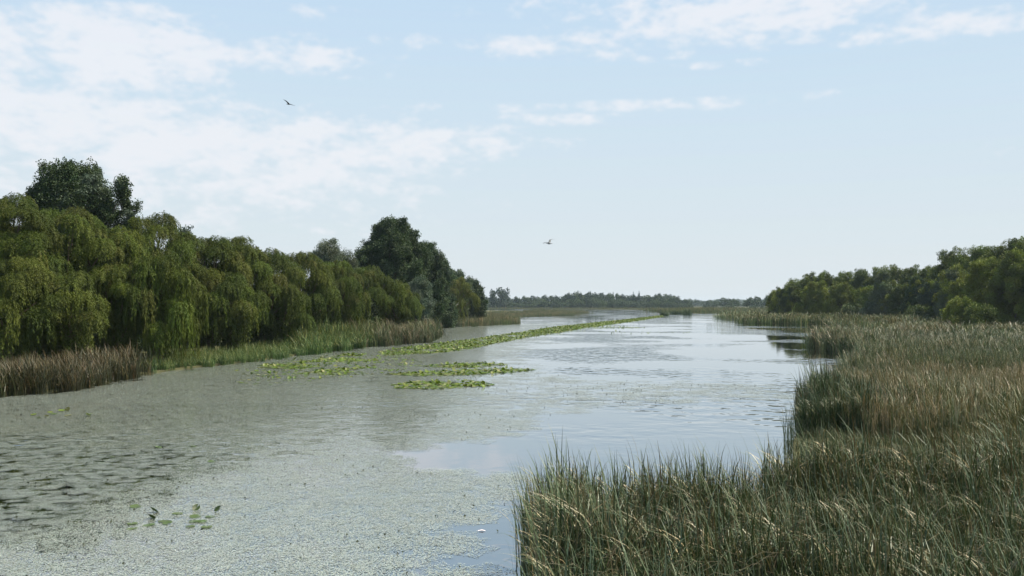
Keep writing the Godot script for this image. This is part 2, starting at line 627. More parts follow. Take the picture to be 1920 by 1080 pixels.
func materials() -> void:
	M.bark = leaf_mat("bark", .9, .3, Color.BLACK)
	M.willow_leaf = leaf_mat("willow leaf", .6, .26, Color(.24, .27, .08).linear_to_srgb())
	M.broad_leaf = leaf_mat("broad leaf", .6, .28, Color(.22, .27, .09).linear_to_srgb())
	M.reed = leaf_mat("reed blade", .5, .38, Color(.16, .17, .08).linear_to_srgb())
	M.pad = leaf_mat("lily pad", .5, .32, Color(.3, .35, .08).linear_to_srgb())
	M.weed = leaf_mat("floating weed", .16, .7, Color.BLACK)
	M.feather = leaf_mat("feather", .7, .3, Color.BLACK)
	for v in 3:
		M["strand%d" % v] = strand_mesh(46, .17, .055, 100 + v)
		M["pad%d" % v] = pad_mesh(200 + v, [.06, .14, .3][v], [.06, .2, .75][v], [.0, .08, .45][v])
		M["weed%d" % v] = weed_mesh(300 + v, 600, .0195)
		M["far_weed%d" % v] = weed_mesh(310 + v, 400, .028)
	for v in 6:
		M["near_reed%d" % v] = reed_mesh(10, .17, .030, 8, .05, 400 + v, Vector3(-.12, 0, .1))
		M["reed%d" % v] = reed_mesh(15, .24, .026, 6, .15, 420 + v)
		M["green_reed%d" % v] = reed_mesh(15, .26, .032, 6, .02, 480 + v, Vector3.ZERO, 1.25)
		M["bushy_reed%d" % v] = reed_mesh(17, .34, .032, 6, .3, 500 + v, Vector3.ZERO, 1.3)
		M["brown_reed%d" % v] = reed_mesh(15, .24, .025, 6, .34, 440 + v)
	for v in 3:
		M["far_reed%d" % v] = reed_mesh(17, .36, .032, 5, .12, 460 + v, Vector3.ZERO, .7)
	M.cluster = cluster_mesh(44, .55, .2, 500)
	M.silver_cluster = cluster_mesh(44, .5, .17, 501, .6)
	M.big_cluster = cluster_mesh(70, .85, .28, 502, .7)

func bank(called: String, poly: PackedVector2Array, y: float, label: String, m: Material) -> void:
	var g := Geo.new()
	var idx := Geometry2D.triangulate_polygon(poly)
	for p in poly:
		g.v.append(Vector3(p.x, y, p.y)); g.c.append(Color.WHITE)
	for k in range(0, idx.size(), 3):
		var a := poly[idx[k]]
		var flip := (poly[idx[k + 1]] - a).cross(poly[idx[k + 2]] - a) < 0
		g.i.append_array(PackedInt32Array([idx[k], idx[k + 2], idx[k + 1]] if flip else [idx[k], idx[k + 1], idx[k + 2]]))
	for k in poly.size():
		var a := poly[k]
		var b := poly[(k + 1) % poly.size()]
		g.quad(Vector3(a.x, y, a.y), Vector3(b.x, y, b.y), Vector3(b.x, -.6, b.y), Vector3(a.x, -.6, a.y), Color.WHITE)
	var o := MeshInstance3D.new()
	o.name = called
	o.mesh = g.mesh()
	o.material_override = m
	tag(o, label, "ground", "", "structure")
	add_child(o)

var left_line := [[-420, 790], [0, 744], [150, 730], [264, 704], [345, 692], [480, 677], [560, 666], [690, 650], [806, 641], [813, 634], [795, 620], [822, 613], [966, 607], [968, 602], [925, 597.5], [985, 593], [1060, 591.5], [1062, 589], [1088, 588], [1090, 585.8], [1000, 583.5], [905, 582]]
var right_line := [[1000, 1003], [1200, 1000], [1470, 995], [1484, 900], [1489, 824], [1510, 797], [1550, 752], [1595, 717], [1615, 692], [1628, 671], [1602, 662], [1550, 654], [1538, 647], [1552, 641], [1640, 637], [1700, 626], [1600, 612.5], [1560, 608.5], [1408, 606], [1402, 601.5], [1440, 599], [1374, 598], [1369, 594.5], [1400, 591], [1440, 587]]

func setting() -> void:
	# water: dark turbid water under a rippled, mirroring surface
	var nz := FastNoiseLite.new()
	nz.seed = 3
	nz.noise_type = FastNoiseLite.TYPE_SIMPLEX_SMOOTH
	nz.frequency = .045
	nz.fractal_octaves = 3
	var rip := nz.get_seamless_image(1024, 1024)
	nz.seed = 4
	nz.frequency = .0035
	nz.fractal_octaves = 2
	var still := nz.get_seamless_image(1024, 1024)
	var a := rip.get_data()
	var b := still.get_data()
	for k in a.size():
		var s := clampf((b[k] - 105.0) / 70.0, .03, 1.0)
		a[k] = clampi(int(128.0 + (a[k] - 128.0) * s), 0, 255)
	var im := Image.create_from_data(1024, 1024, false, Image.FORMAT_L8, a)
	im.convert(Image.FORMAT_RGBA8)
	im.bump_map_to_normal_map(4.0)
	var wm := StandardMaterial3D.new()
	wm.resource_name = "water"
	wm.albedo_color = Color(.36, .40, .42).linear_to_srgb()
	wm.metallic = 1.0
	wm.roughness = .03
	wm.normal_enabled = true
	wm.normal_texture = ImageTexture.create_from_image(im)
	wm.normal_scale = .25
	wm.uv1_triplanar = true
	wm.uv1_world_triplanar = true
	wm.uv1_scale = Vector3.ONE / 96.0
	var water := MeshInstance3D.new()
	water.name = "water"
	var g := Geo.new()
	g.quad(Vector3(-2600, 0, -2600), Vector3(2600, 0, -2600), Vector3(2600, 0, 260), Vector3(-2600, 0, 260), Color.WHITE)
	for k in 4: g.n.append(Vector3.UP)
	water.mesh = g.mesh()
	water.material_override = wm
	tag(water, "calm wide water channel mirroring the pale sky", "water", "", "structure")
	add_child(water)
	# banks
	var gm := StandardMaterial3D.new()
	gm.resource_name = "marsh ground"
	var nt := NoiseTexture2D.new()
	var n2 := FastNoiseLite.new()
	n2.frequency = .02
	n2.fractal_octaves = 5
	nt.noise = n2
	nt.seamless = true
	nt.width = 512; nt.height = 512
	var ramp := Gradient.new()
	ramp.set_color(0, Color(.035, .04, .02).linear_to_srgb())
	ramp.set_color(1, Color(.12, .115, .055).linear_to_srgb())
	nt.color_ramp = ramp
	gm.albedo_texture = nt
	gm.roughness = .95
	gm.metallic_specular = .2
	gm.uv1_triplanar = true
	gm.uv1_world_triplanar = true
	gm.uv1_scale = Vector3.ONE / 14.0
	var lp := outline(left_line)
	lp.append_array(PackedVector2Array([Vector2(-60, -985), Vector2(-2400, -985), Vector2(-2400, -20)]))
	bank("left_bank", lp, .14, "low dark wooded bank under the weeping willows", gm)
	var rp := PackedVector2Array([Vector2(.3, -10.5)])
	rp.append_array(outline(right_line))
	rp.append_array(PackedVector2Array([Vector2(300, -560), Vector2(2400, -560), Vector2(2400, -10.5)]))
	bank("right_bank", rp, .08, "flat marshy bank under the wide reed bed", gm)
	var fp := outline([[1700, 583], [1450, 584], [1380, 585.5], [1300, 587.5], [1235, 585.5], [1214, 583.6], [1214, 582.2], [1290, 581.6], [1210, 580.6], [1100, 580.2], [940, 579.8]])
	var far := PackedVector2Array([Vector2(2400, -700)])
	far.append_array(fp)
	far.append_array(PackedVector2Array([Vector2(-60, -1010), Vector2(-2400, -1010), Vector2(-5200, -6500), Vector2(5200, -6500)]))
	bank("ground", far, .22, "flat far shore reaching to the horizon", gm)

func left_bank_trees() -> void:
	var tint := Color(.070, .094, .0140)
	var group := "weeping willows along the wooded bank"
	var same := "dense weeping willow in the green wall along the wooded bank"
	# column, distance, row of the top, crown radius
	var rows := [[12, 79, 376, 4.6], [118, 84, 398, 4.6], [205, 88, 432, 4.2], [288, 97, 412, 4.4], [395, 103, 452, 4.2], [446, 108, 452, 3.6], [500, 113, 476, 4.4], [566, 124, 482, 4.6], [625, 136, 496, 4.8], [690, 150, 506, 5.0], [-90, 76, 380, 4.8]]
	var k := 0
	var names := ["tallest weeping willow beside the tall dark poplar, behind the russet reeds", "wide weeping willow directly in front of the tall dark poplar", "weeping willow below the loose side branch of the tall poplar", "high weeping willow behind the one that hangs down to the water", "weeping willow with thin shoots on top, beside the high willow", same, same, same, "weeping willow in front of the pale grey green poplar tops", "weeping willow reaching up against the big dome shaped poplar", "weeping willow at the outer end of the wooded bank"]
	for e in rows:
		willow("willow_tree", e[0], e[1], height_at(e[2], e[1]), e[3], tint, 1000 + k, names[k], group, 1.6)
		k += 1
	# lower ones hanging out over the water's edge
	willow("willow_tree", 302, 82.5, height_at(484, 82.5), 3.1, tint, 1100, "weeping willow whose leaf curtain hangs down to the water beside brown reeds", group, .15, 62)
	willow("willow_tree", 20, 73, height_at(492, 73), 3.0, tint, 1101, "weeping willow with long hanging shoots behind the brown reeds", group, .6, 58)
	willow("willow_tree", 130, 77, height_at(520, 77), 2.8, tint, 1102, "low round weeping willow behind the brown reed bed", group, .8, 50)
	willow("willow_tree", 215, 82, height_at(505, 82), 2.6, tint, 1103, "narrow weeping willow between two taller ones behind the brown reeds", group, .8, 44)
	willow("willow_tree", 430, 100, height_at(522, 100), 3.4, tint, 1104, "broad weeping willow overhanging the low green sedge", group, .9, 60)
	willow("willow_tree", 530, 113, height_at(548, 113), 3.0, tint, 1105, "small weeping willow with a rounded skirt above the green sedge", group, .8, 50)
	willow("willow_tree", 652, 138, height_at(572, 138), 2.2, tint, 1106, "small willow bush leaning over the tall green sedge mound", group, .6, 34)
	willow("willow_tree", 746, 158, height_at(536, 158), 4.0, tint, 1107, "rounded weeping willow at the foot of the big dark poplar", group, .9, 66)
	willow("willow_tree", 856, 236, height_at(524, 236), 4.6, Color(.086, .104, .018), 1108, "yellowish weeping willow standing past the big dark poplar", group, 1.0, 66)
	var dark := Color(.042, .068, .025)
	var silver := Color(.09, .12, .08)
	var pop := [[.18, .5], [.4, .95], [.6, 1.0], [.78, .78], [.92, .45], [1.0, .16]]
	# the loose side branch of the tall poplar
	var loose := []
	rng.seed = 9
	for j in 16:
		var t := j / 15.0
		loose.append([Vector3(5.3 + t * 1.5 + rr(-.6, .6), 20.2 - t * 6.4 + rr(-.6, .6), rr(-1, 1)), rr(.4, .65)])
	broad("poplar_tree", 138, 101, height_at(306, 101), 4.7, [[.3, .7], [.5, 1.0], [.72, .98], [.86, .8], [1.0, .42]], dark, silver, .28, "cluster", 130, 32, 1.15, 1200, "tall dark poplar with a loose side branch rising above the willows", "", 1.0, loose)
	broad("poplar_tree", 736, 186, height_at(414, 186), 7.8, pop, dark, Color(.06, .09, .04), .3, "cluster", 190, 40, 1.55, 1201, "big dome shaped dark green poplar, tallest at the end of the wood", "", 1.35)
	broad("poplar_tree", 800, 196, height_at(456, 196), 4.8, pop, Color(.052, .082, .038), silver, .2, "cluster", 100, 36, 1.35, 1202, "dark poplar leaning against the shoulder of the big dome shaped one", "", 1.35)
	broad("silver_poplar", 612, 172, height_at(454, 172), 2.9, [[.45, .7], [.7, 1.0], [.9, .8], [1.0, .4]], Color(.10, .125, .075), silver, .5, "silver_cluster", 30, 34, 1.15, 1203, "pale grey green poplar top rising over the willows beside the dome shaped poplar", "", 1.3)
	broad("silver_poplar", 648, 176, height_at(474, 176), 2.4, [[.45, .7], [.7, 1.0], [.9, .8], [1.0, .4]], Color(.085, .11, .065), silver, .35, "silver_cluster", 24, 34, 1.1, 1204, "smaller grey green poplar close beside the pale one", "", 1.3)
	broad("silver_poplar", 786, 172, height_at(522, 172), 2.5, [[.06, .8], [.4, 1.0], [.75, .8], [1.0, .25]], Color(.085, .12, .08), silver, .5, "silver_cluster", 34, 34, 1.0, 1205, "slim grey green young poplar at the foot of the dark poplars", "", 1.3)
	broad("broadleaf_tree", 848, 255, height_at(506, 255), 5.0, [[.3, .7], [.6, 1.0], [.85, .75], [1.0, .4]], Color(.07, .095, .05), silver, .35, "cluster", 44, 34, 1.5, 1206, "grey green rounded tree behind the yellowish willow", "", 1.6)
	broad("broadleaf_tree", 884, 262, height_at(524, 262), 3.4, [[.04, .8], [.4, 1.0], [.8, .75], [1.0, .3]], Color(.05, .075, .035), silver, .15, "cluster", 50, 34, 1.3, 1207, "dark upright tree at the end of the wooded bank", "", 1.6)
	broad("broadleaf_tree", 826, 222, height_at(545, 222), 3.4, [[.04, .8], [.4, 1.0], [.8, .75], [1.0, .3]], Color(.05, .078, .035), silver, .15, "cluster", 46, 34, 1.3, 1208, "low dark tree between the poplars and the yellowish willow", "", 1.5)
	for j in 13:
		var x := -120.0 + j * 66.0
		var dist := 92.0 + maxf(0.0, x) * .075 + rr(0, 5)
		broad("shrub", x, dist, 6.5, 4.2, [[.05, 1.0], [.5, 1.0], [.8, .8], [1.0, .4]], Color(.032, .05, .018), Color(.045, .065, .02), .3, "big_cluster", 26, 18, 1.4, 1300 + j, "dark shrub in the thicket under and behind the willows", "thicket shrubs behind the willows")
	broad("broadleaf_tree", -30, 104, height_at(366, 104), 4.0, pop, dark, silver, .2, "cluster", 60, 34, 1.2, 1209, "dark poplar mostly hidden behind the tallest willows", "", 1.0)
	broad("broadleaf_tree", 340, 122, height_at(430, 122), 2.2, pop, dark, silver, .2, "cluster", 40, 30, 1.1, 1210, "dark pointed tree top just behind the willow tops", "", 1.0)

func opposite_bank_trees() -> void:
	var group := "trees of the wood behind the wide reed bed"
	var round_p := [[.06, .75], [.35, 1.0], [.7, .85], [1.0, .35]]
	var cone := [[.06, .85], [.3, 1.0], [.65, .7], [.9, .3], [1.0, .08]]
	var high := [[.3, .75], [.6, 1.0], [.85, .75], [1.0, .35]]
	var green := Color(.122, .156, .027)
	var deep := Color(.086, .110, .025)
	var gold := Color(.18, .205, .032)
	var grey := Color(.125, .155, .085)
	# column, distance, row of the top, radius, kind
	var same := "dark green broadleaf tree in the back of the wood behind the wide reed bed"
	var k := 0
	for e in [[1520, 345, 516, 5.5], [1552, 340, 512, 5.5], [1588, 335, 511, 5.5], [1618, 325, 507, 5.0], [1650, 318, 502, 5.0], [1682, 310, 500, 5.0], [1710, 300, 503, 5.0], [1738, 290, 505, 4.8], [1765, 275, 500, 4.8], [1778, 262, 472, 4.6], [1806, 255, 468, 4.6], [1836, 248, 460, 4.8], [1868, 240, 462, 4.8], [1900, 235, 452, 5.0], [1935, 230, 450, 5.0], [1975, 226, 455, 5.0], [1500, 350, 524, 5.0]]:
		broad("broadleaf_tree", e[0], e[1], height_at(e[2], e[1]), e[3], high if k < 9 else round_p, green if k % 3 else deep, deep if k % 2 else green, .35, "big_cluster", 34, 22, 1.7, 2000 + k, same, group)
		k += 1
	var front := [
		[1458, 352, 544, 3.6, round_p, deep, "dark slim tree at the very tip of the wood behind the reeds"],
		[1484, 332, 532, 6.0, round_p, Color(.082, .108, .027), "rounded dark green willow near the tip of the wood"],
		[1532, 318, 528, 5.2, round_p, gold, "yellow green rounded tree next to the rounded dark willow"],
		[1578, 306, 532, 5.4, round_p, Color(.14, .165, .028), "wide yellow green tree in the middle of the wood edge"],
		[1624, 296, 540, 4.4, round_p, green, "mid green tree beside the pale conical one"],
		[1658, 283, 508, 4.0, cone, grey, "pale grey green conical tree standing out of the wood edge"],
		[1690, 276, 535, 4.0, round_p, deep, "dark tree beside the pale conical one"],
		[1718, 268, 522, 3.4, cone, Color(.055, .085, .032), "dark conical tree in the wood edge"],
		[1748, 258, 530, 3.4, cone, Color(.075, .105, .06), "slim grey conical tree in the wood edge"],
		[1788, 244, 502, 4.6, round_p, grey, "pale rounded tree below the dark tall trees"],
		[1810, 222, 520, 4.2, round_p, gold, "yellow green tree next to the large bright willow"],
		[1850, 212, 484, 5.0, round_p, gold, "large bright yellow green willow towering at the wood edge"],
		[1905, 204, 472, 5.4, round_p, Color(.115, .138, .03), "large yellow green tree beside the bright willow"],
		[1960, 200, 480, 5.4, round_p, green, "mid green tree at the near end of the wood"]]
	for e in front:
		broad("broadleaf_tree", e[0], e[1], height_at(e[2], e[1]), e[3], e[4], e[5], gold, .3, "big_cluster", 46, 24, 1.45, 2100 + k, e[6], group)
		k += 1
	var low := [[0.03, .9], [.4, 1.0], [.8, .7], [1.0, .35]]
	for e in [[1600, 290, 572, 6.0, Color(.10, .125, .05), "low pale green shrub in front of the yellow green trees"], [1726, 250, 575, 5.0, Color(.085, .11, .035), "low green shrub below the slim conical trees"], [1800, 205, 560, 3.4, gold, "yellow green bush at the foot of the bright willow"], [1838, 200, 572, 3.0, green, "round dark green bush at the foot of the bright willow"], [1505, 318, 574, 4.0, gold, "low yellow green bush at the tip of the wood"], [1632, 284, 566, 3.0, grey, "small grey green bush in front of the wood"]]:
		broad("shrub", e[0], e[1], height_at(e[2], e[1]), e[3], low, e[4], green, .2, "big_cluster", 26, 18, 1.2, 2200 + k, e[5], "shrubs along the wood edge")
		k += 1

func far_trees() -> void:
	var shapes := [far_crown(31, [[.08, .34], [.35, .5], [.7, .42], [1.0, .15]], 1100, 24, .95), far_crown(32, [[.1, .3], [.4, .52], [.8, .4], [1.0, .2]], 1100, 22, .95), far_crown(33, [[.05, .3], [.3, .36], [.6, .26], [1.0, .05]], 480, 20, 1.0), far_crown(34, [[.15, .4], [.5, .55], [.8, .5], [1.0, .25]], 1200, 26, .92)]
	rng.seed = 4
	var trunk := trunk_mesh(1.0, .03, [])
	var put := func(px: float, dist: float, top: float, wide: float, shape: int, col: Color, label: String, group: String) -> void:
		var h := height_at(top, dist)
		var o := thing("distant_tree", spot(px, dist, .2), label, "tree", group, rr(0, TAU))
		o.scale = Vector3(wide, h, wide)
		part("trunk", trunk, M.bark, o)
		var key := "far %d" % int(col.g * 1000)
		if not M.has(key):
			M[key] = leaf_mat("far leaf", .7, .3, Color(.2, .25, .1).linear_to_srgb())
			M[key].albedo_color = col.linear_to_srgb()
		part("crown", shapes[shape], M[key], o)
	var tones := [Color(.045, .070, .030), Color(.055, .084, .034), Color(.068, .098, .038), Color(.038, .060, .030)]
	var tops := [[890, 556], [930, 559], [980, 559], [1030, 557], [1060, 558], [1072, 552], [1110, 551], [1130, 554], [1170, 553], [1200, 556], [1240, 553], [1262, 556], [1272, 560], [1292, 562]]
	var group := "trees of the far wood across the water"
	var px := 880.0
	while px < 1294.0:
		var row := 560.0
		for s in tops.size() - 1:
			if px >= tops[s][0] and px <= tops[s + 1][0]:
				row = lerpf(tops[s][1], tops[s + 1][1], (px - tops[s][0]) / (tops[s + 1][0] - tops[s][0]))
		put.call(px, rr(1190, 1290), row + rr(-2, 3), rr(15, 21), [0, 1, 3, 0, 1][rng.randi() % 5], tones[rng.randi() % 4], "hazy green tree in the far wood across the water", group)
		put.call(px + rr(-4, 4), rr(1130, 1180), row + rr(8, 13), rr(12, 18), [0, 1, 3][rng.randi() % 3], tones[rng.randi() % 3], "low rounded tree in front of the far wood across the water", group)
		px += rr(6, 9)
	for x in [1128, 1150, 1188, 1198]:
		put.call(x, 1240, 551 + rr(-2, 3), 7, 2, tones[3], "slim pointed tree rising from the far wood", group)
	put.call(934, 1120, 542, 19, 3, tones[3], "tall round tree standing above the far wood", group)
	put.call(948, 1130, 544, 17, 1, tones[3], "tall round tree standing above the far wood", group)
	put.call(1064, 1200, 552, 12, 0, tones[3], "single rounded tree top just before the far wood rises", group)
	# the second, paler wood farther off
	px = 1285.0
	while px < 1500.0:
		put.call(px, rr(1900, 2200), 564 + rr(-2, 2) - (px - 1285) * .018, rr(26, 36), [0, 1, 3][rng.randi() % 3], tones[rng.randi() % 3], "pale hazy tree in the farthest strip of wood", "trees of the farthest strip of wood")
		px += rr(8, 11)
	for e in [[1328, 1250, 564, 16], [1342, 1260, 565, 14], [1362, 1100, 560, 20], [1375, 1120, 562, 15], [1408, 1000, 560, 17], [1422, 1010, 558, 15], [1444, 960, 556, 15]]:
		put.call(e[0], e[1], e[2], e[3], 1, tones[1], "separate round tree on the flat far marsh", "round trees on the far marsh")

func reed_beds() -> void:
	var mix := [Color(.84, .9, .84), Color(.86, .86, .74), Color(.9, .95, .9), Color(1.0, .9, .68)]
	var brown := [Color(.98, 1.0, .84), Color(1.06, .98, .82), Color(1.1, 1.0, .84), Color(.88, 1.0, .82)]
	var grey := [Color(.95, 1.02, 1.02), Color(.9, .95, .86), Color(.72, .88, .6), Color(.98, .88, .78)]
	var olive := [Color(.82, .98, .52), Color(.92, .84, .5), Color(.76, .9, .5), Color(.92, .8, .54)]
	var rp := PackedVector2Array([Vector2(.28, -10.8)])
	rp.append_array(outline(right_line))
	rp.append_array(PackedVector2Array([Vector2(180, -560), Vector2(600, -560), Vector2(600, -10.8)]))
	reeds("reed_bed", rp, .185, .0, 2.35, mix, "near_reed", 6, 3001, "tall green cattail reeds with straw tips beside the open water below the bridge", 0.0, 41.0, true)
	reeds("reed_bed", rp, .26, .004, 2.05, brown, "brown_reed", 6, 3002, "brown reed bed behind the tall green cattails", 41.0, 62.0)
	reeds("reed_bed", rp, .26, .004, 2.0, grey, "reed", 6, 3003, "grey green reeds between the brown bed and the reed spit", 62.0, 108.0)
	reeds("reed_bed", rp, .26, .004, 2.35, grey, "reed", 6, 3004, "dense grey green reed spit jutting into the water", 108.0, 142.0)
	reeds("reed_bed", rp, .36, .0042, 1.5, olive, "far_reed", 3, 3005, "olive and rusty sedge flat reaching to the wood edge", 142.0, 238.0)
	reeds("reed_bed", rp, .36, .0036, 2.5, olive, "far_reed", 3, 3006, "green reed fringe in front of the tip of the wood", 238.0, 420.0)
	# wooded bank
	var b1 := outline([[-300, 772], [0, 745], [150, 731], [266, 704], [258, 694], [150, 708], [0, 716], [-300, 730]])
	reeds("reed_bed", b1, .26, .0, 2.3, [Color(.38, .31, .17), Color(.34, .32, .16), Color(.46, .36, .2), Color(.38, .44, .18)], "bushy_reed", 6, 3010, "russet brown reeds at the water's edge below the willows")
	var sedge := [Color(.92, 1.2, .5), Color(.8, 1.12, .54), Color(1.0, 1.12, .46), Color(.7, 1.0, .5)]
	var b2 := outline([[262, 701], [338, 692.5], [480, 678], [575, 665], [575, 648], [480, 662], [338, 680], [262, 690]])
	reeds("sedge_strip", b2, .3, .0, 1.5, sedge, "green_reed", 6, 3011, "low green sedge along the waterline below the willows")
	var b3 := outline([[560, 667], [690, 651], [700, 638], [560, 650]])
	reeds("sedge_mound", b3, .36, .0, 3.0, sedge, "green_reed", 6, 3012, "tall green sedge mound between the willows and the brown reeds at the point")
	var b4 := outline([[684, 651.5], [806, 641.5], [814, 634], [800, 627], [690, 634]])
	reeds("reed_bed", b4, .4, .0, 3.0, [Color(.8, .76, .66), Color(.68, .66, .52), Color(.55, .74, .4), Color(.88, .74, .66)], "bushy_reed", 6, 3013, "brown feathery reeds on the point below the dark poplars")
	var b5 := outline([[812, 614], [966, 607.5], [969, 601.5], [925, 600], [830, 603]])
	reeds("reed_bed", b5, .55, .0, 1.9, [Color(.8, 1.0, .5), Color(.9, 1.0, .65), Color(1.05, 1.0, .9), Color(1.1, .95, .8)], "far_reed", 3, 3014, "green reed tongue at the foot of the last dark trees")
	var b6 := outline([[890, 599.5], [985, 593.5], [1060, 592], [1062, 588.5], [985, 588], [890, 590]])
	reeds("reed_bed", b6, .8, .0, 1.8, [Color(1.05, .95, .8), Color(1.1, .95, .85), Color(.9, .95, .75)], "far_reed", 3, 3015, "buff brown reed tongue beyond the last dark trees")
	var b7 := outline([[985, 588.6], [1087, 588.4], [1091, 585.6], [985, 584.4]])
	reeds("reed_bed", b7, 1.0, .0, 1.9, [Color(1.05, .92, .8), Color(.9, .9, .7)], "far_reed", 3, 3016, "thin brown reed strip at the tip of the buff tongue")
	var b8 := PackedVector2Array([Vector2(-90, -1012), Vector2(170, -1012), Vector2(170, -1060), Vector2(-90, -1060)])
	reeds("reed_bed", b8, 2.2, .0, 2.4, [Color(.95, .95, .6), Color(.8, .9, .55), Color(1.1, .95, .7)], "far_reed", 3, 3017, "thin reed line at the foot of the far wood")
	var b9 := outline([[1214, 583.8], [1236, 585.6], [1300, 587.6], [1380, 585.6], [1450, 584.2], [1450, 582], [1300, 582.4]])
	reeds("reed_bed", b9, 1.5, .0, 3.0, olive, "far_reed", 3, 3018, "dark green reed island in the far water")
	# single tussocks and leaning blades
	for e in [[1246, 591.5, 3.2], [1264, 588.5, 3.0], [1289, 590.0, 4.2], [1276, 588.6, 2.6]]:
		var p := ground(e[0], e[1])
		var o := thing("reed_tussock", p, "small dark reed tussock standing alone at the end of the lily strip", "reeds", "reed tussocks at the end of the lily strip")
		rng.seed = int(e[0])
		var where := []
		var cols := []
		for k in 30:
			where.append(Transform3D(Basis(Vector3.UP, rr(0, TAU)).scaled(Vector3(2.4, e[2] * rr(.6, 1.0) / 2.2, 2.4)), Vector3(rr(-1.8, 1.8), 0, rr(-1.5, 1.5))))
			cols.append(Color(.7, .85, .5))
		scatter("blades", M.far_reed0, M.reed, where, cols, o)
	var g := ground(892, 613.5)
	reeds("reed_tussock", PackedVector2Array([Vector2(g.x - 1.4, g.z - 1), Vector2(g.x + 1.4, g.z - 1), Vector2(g.x + 1.4, g.z + 1), Vector2(g.x - 1.4, g.z + 1)]), .3, .0, 2.2, [Color(.7, .8, .35)], "reed", 6, 3020, "olive tussock at the edge of the green reed tongue")
	# long blades leaning out over the water at the corner of the near bed
	var spray := [[992, 1074, 20], [985, 1040, 10], [978, 1078, 10], [1006, 1060, 14], [1012, 1090, 14], [995, 1110, 16], [1478, 846, 9], [1470, 856, 7], [1484, 832, 10]]
	for q in spray.size():
		var e = spray[q]
		var corner: bool = e[0] < 1200
		var o := thing("reed_tuft", ground(e[0], e[1], 0.0), "tuft of long bare blades leaning over the water at the bed's corner" if corner else "few thin blades standing in the water beside the brown bed", "reeds", "leaning tufts at the corner of the green cattails" if corner else "thin tufts beside the brown reed bed")
		o.scale = Vector3.ONE * (1.1 if corner else .95)
		part("blades", reed_mesh(e[2], .2, .02, 10, .05, 3100 + q, Vector3(-.55, 0, .1) if corner else Vector3(-.3, 0, 0), .8), M.reed, o)

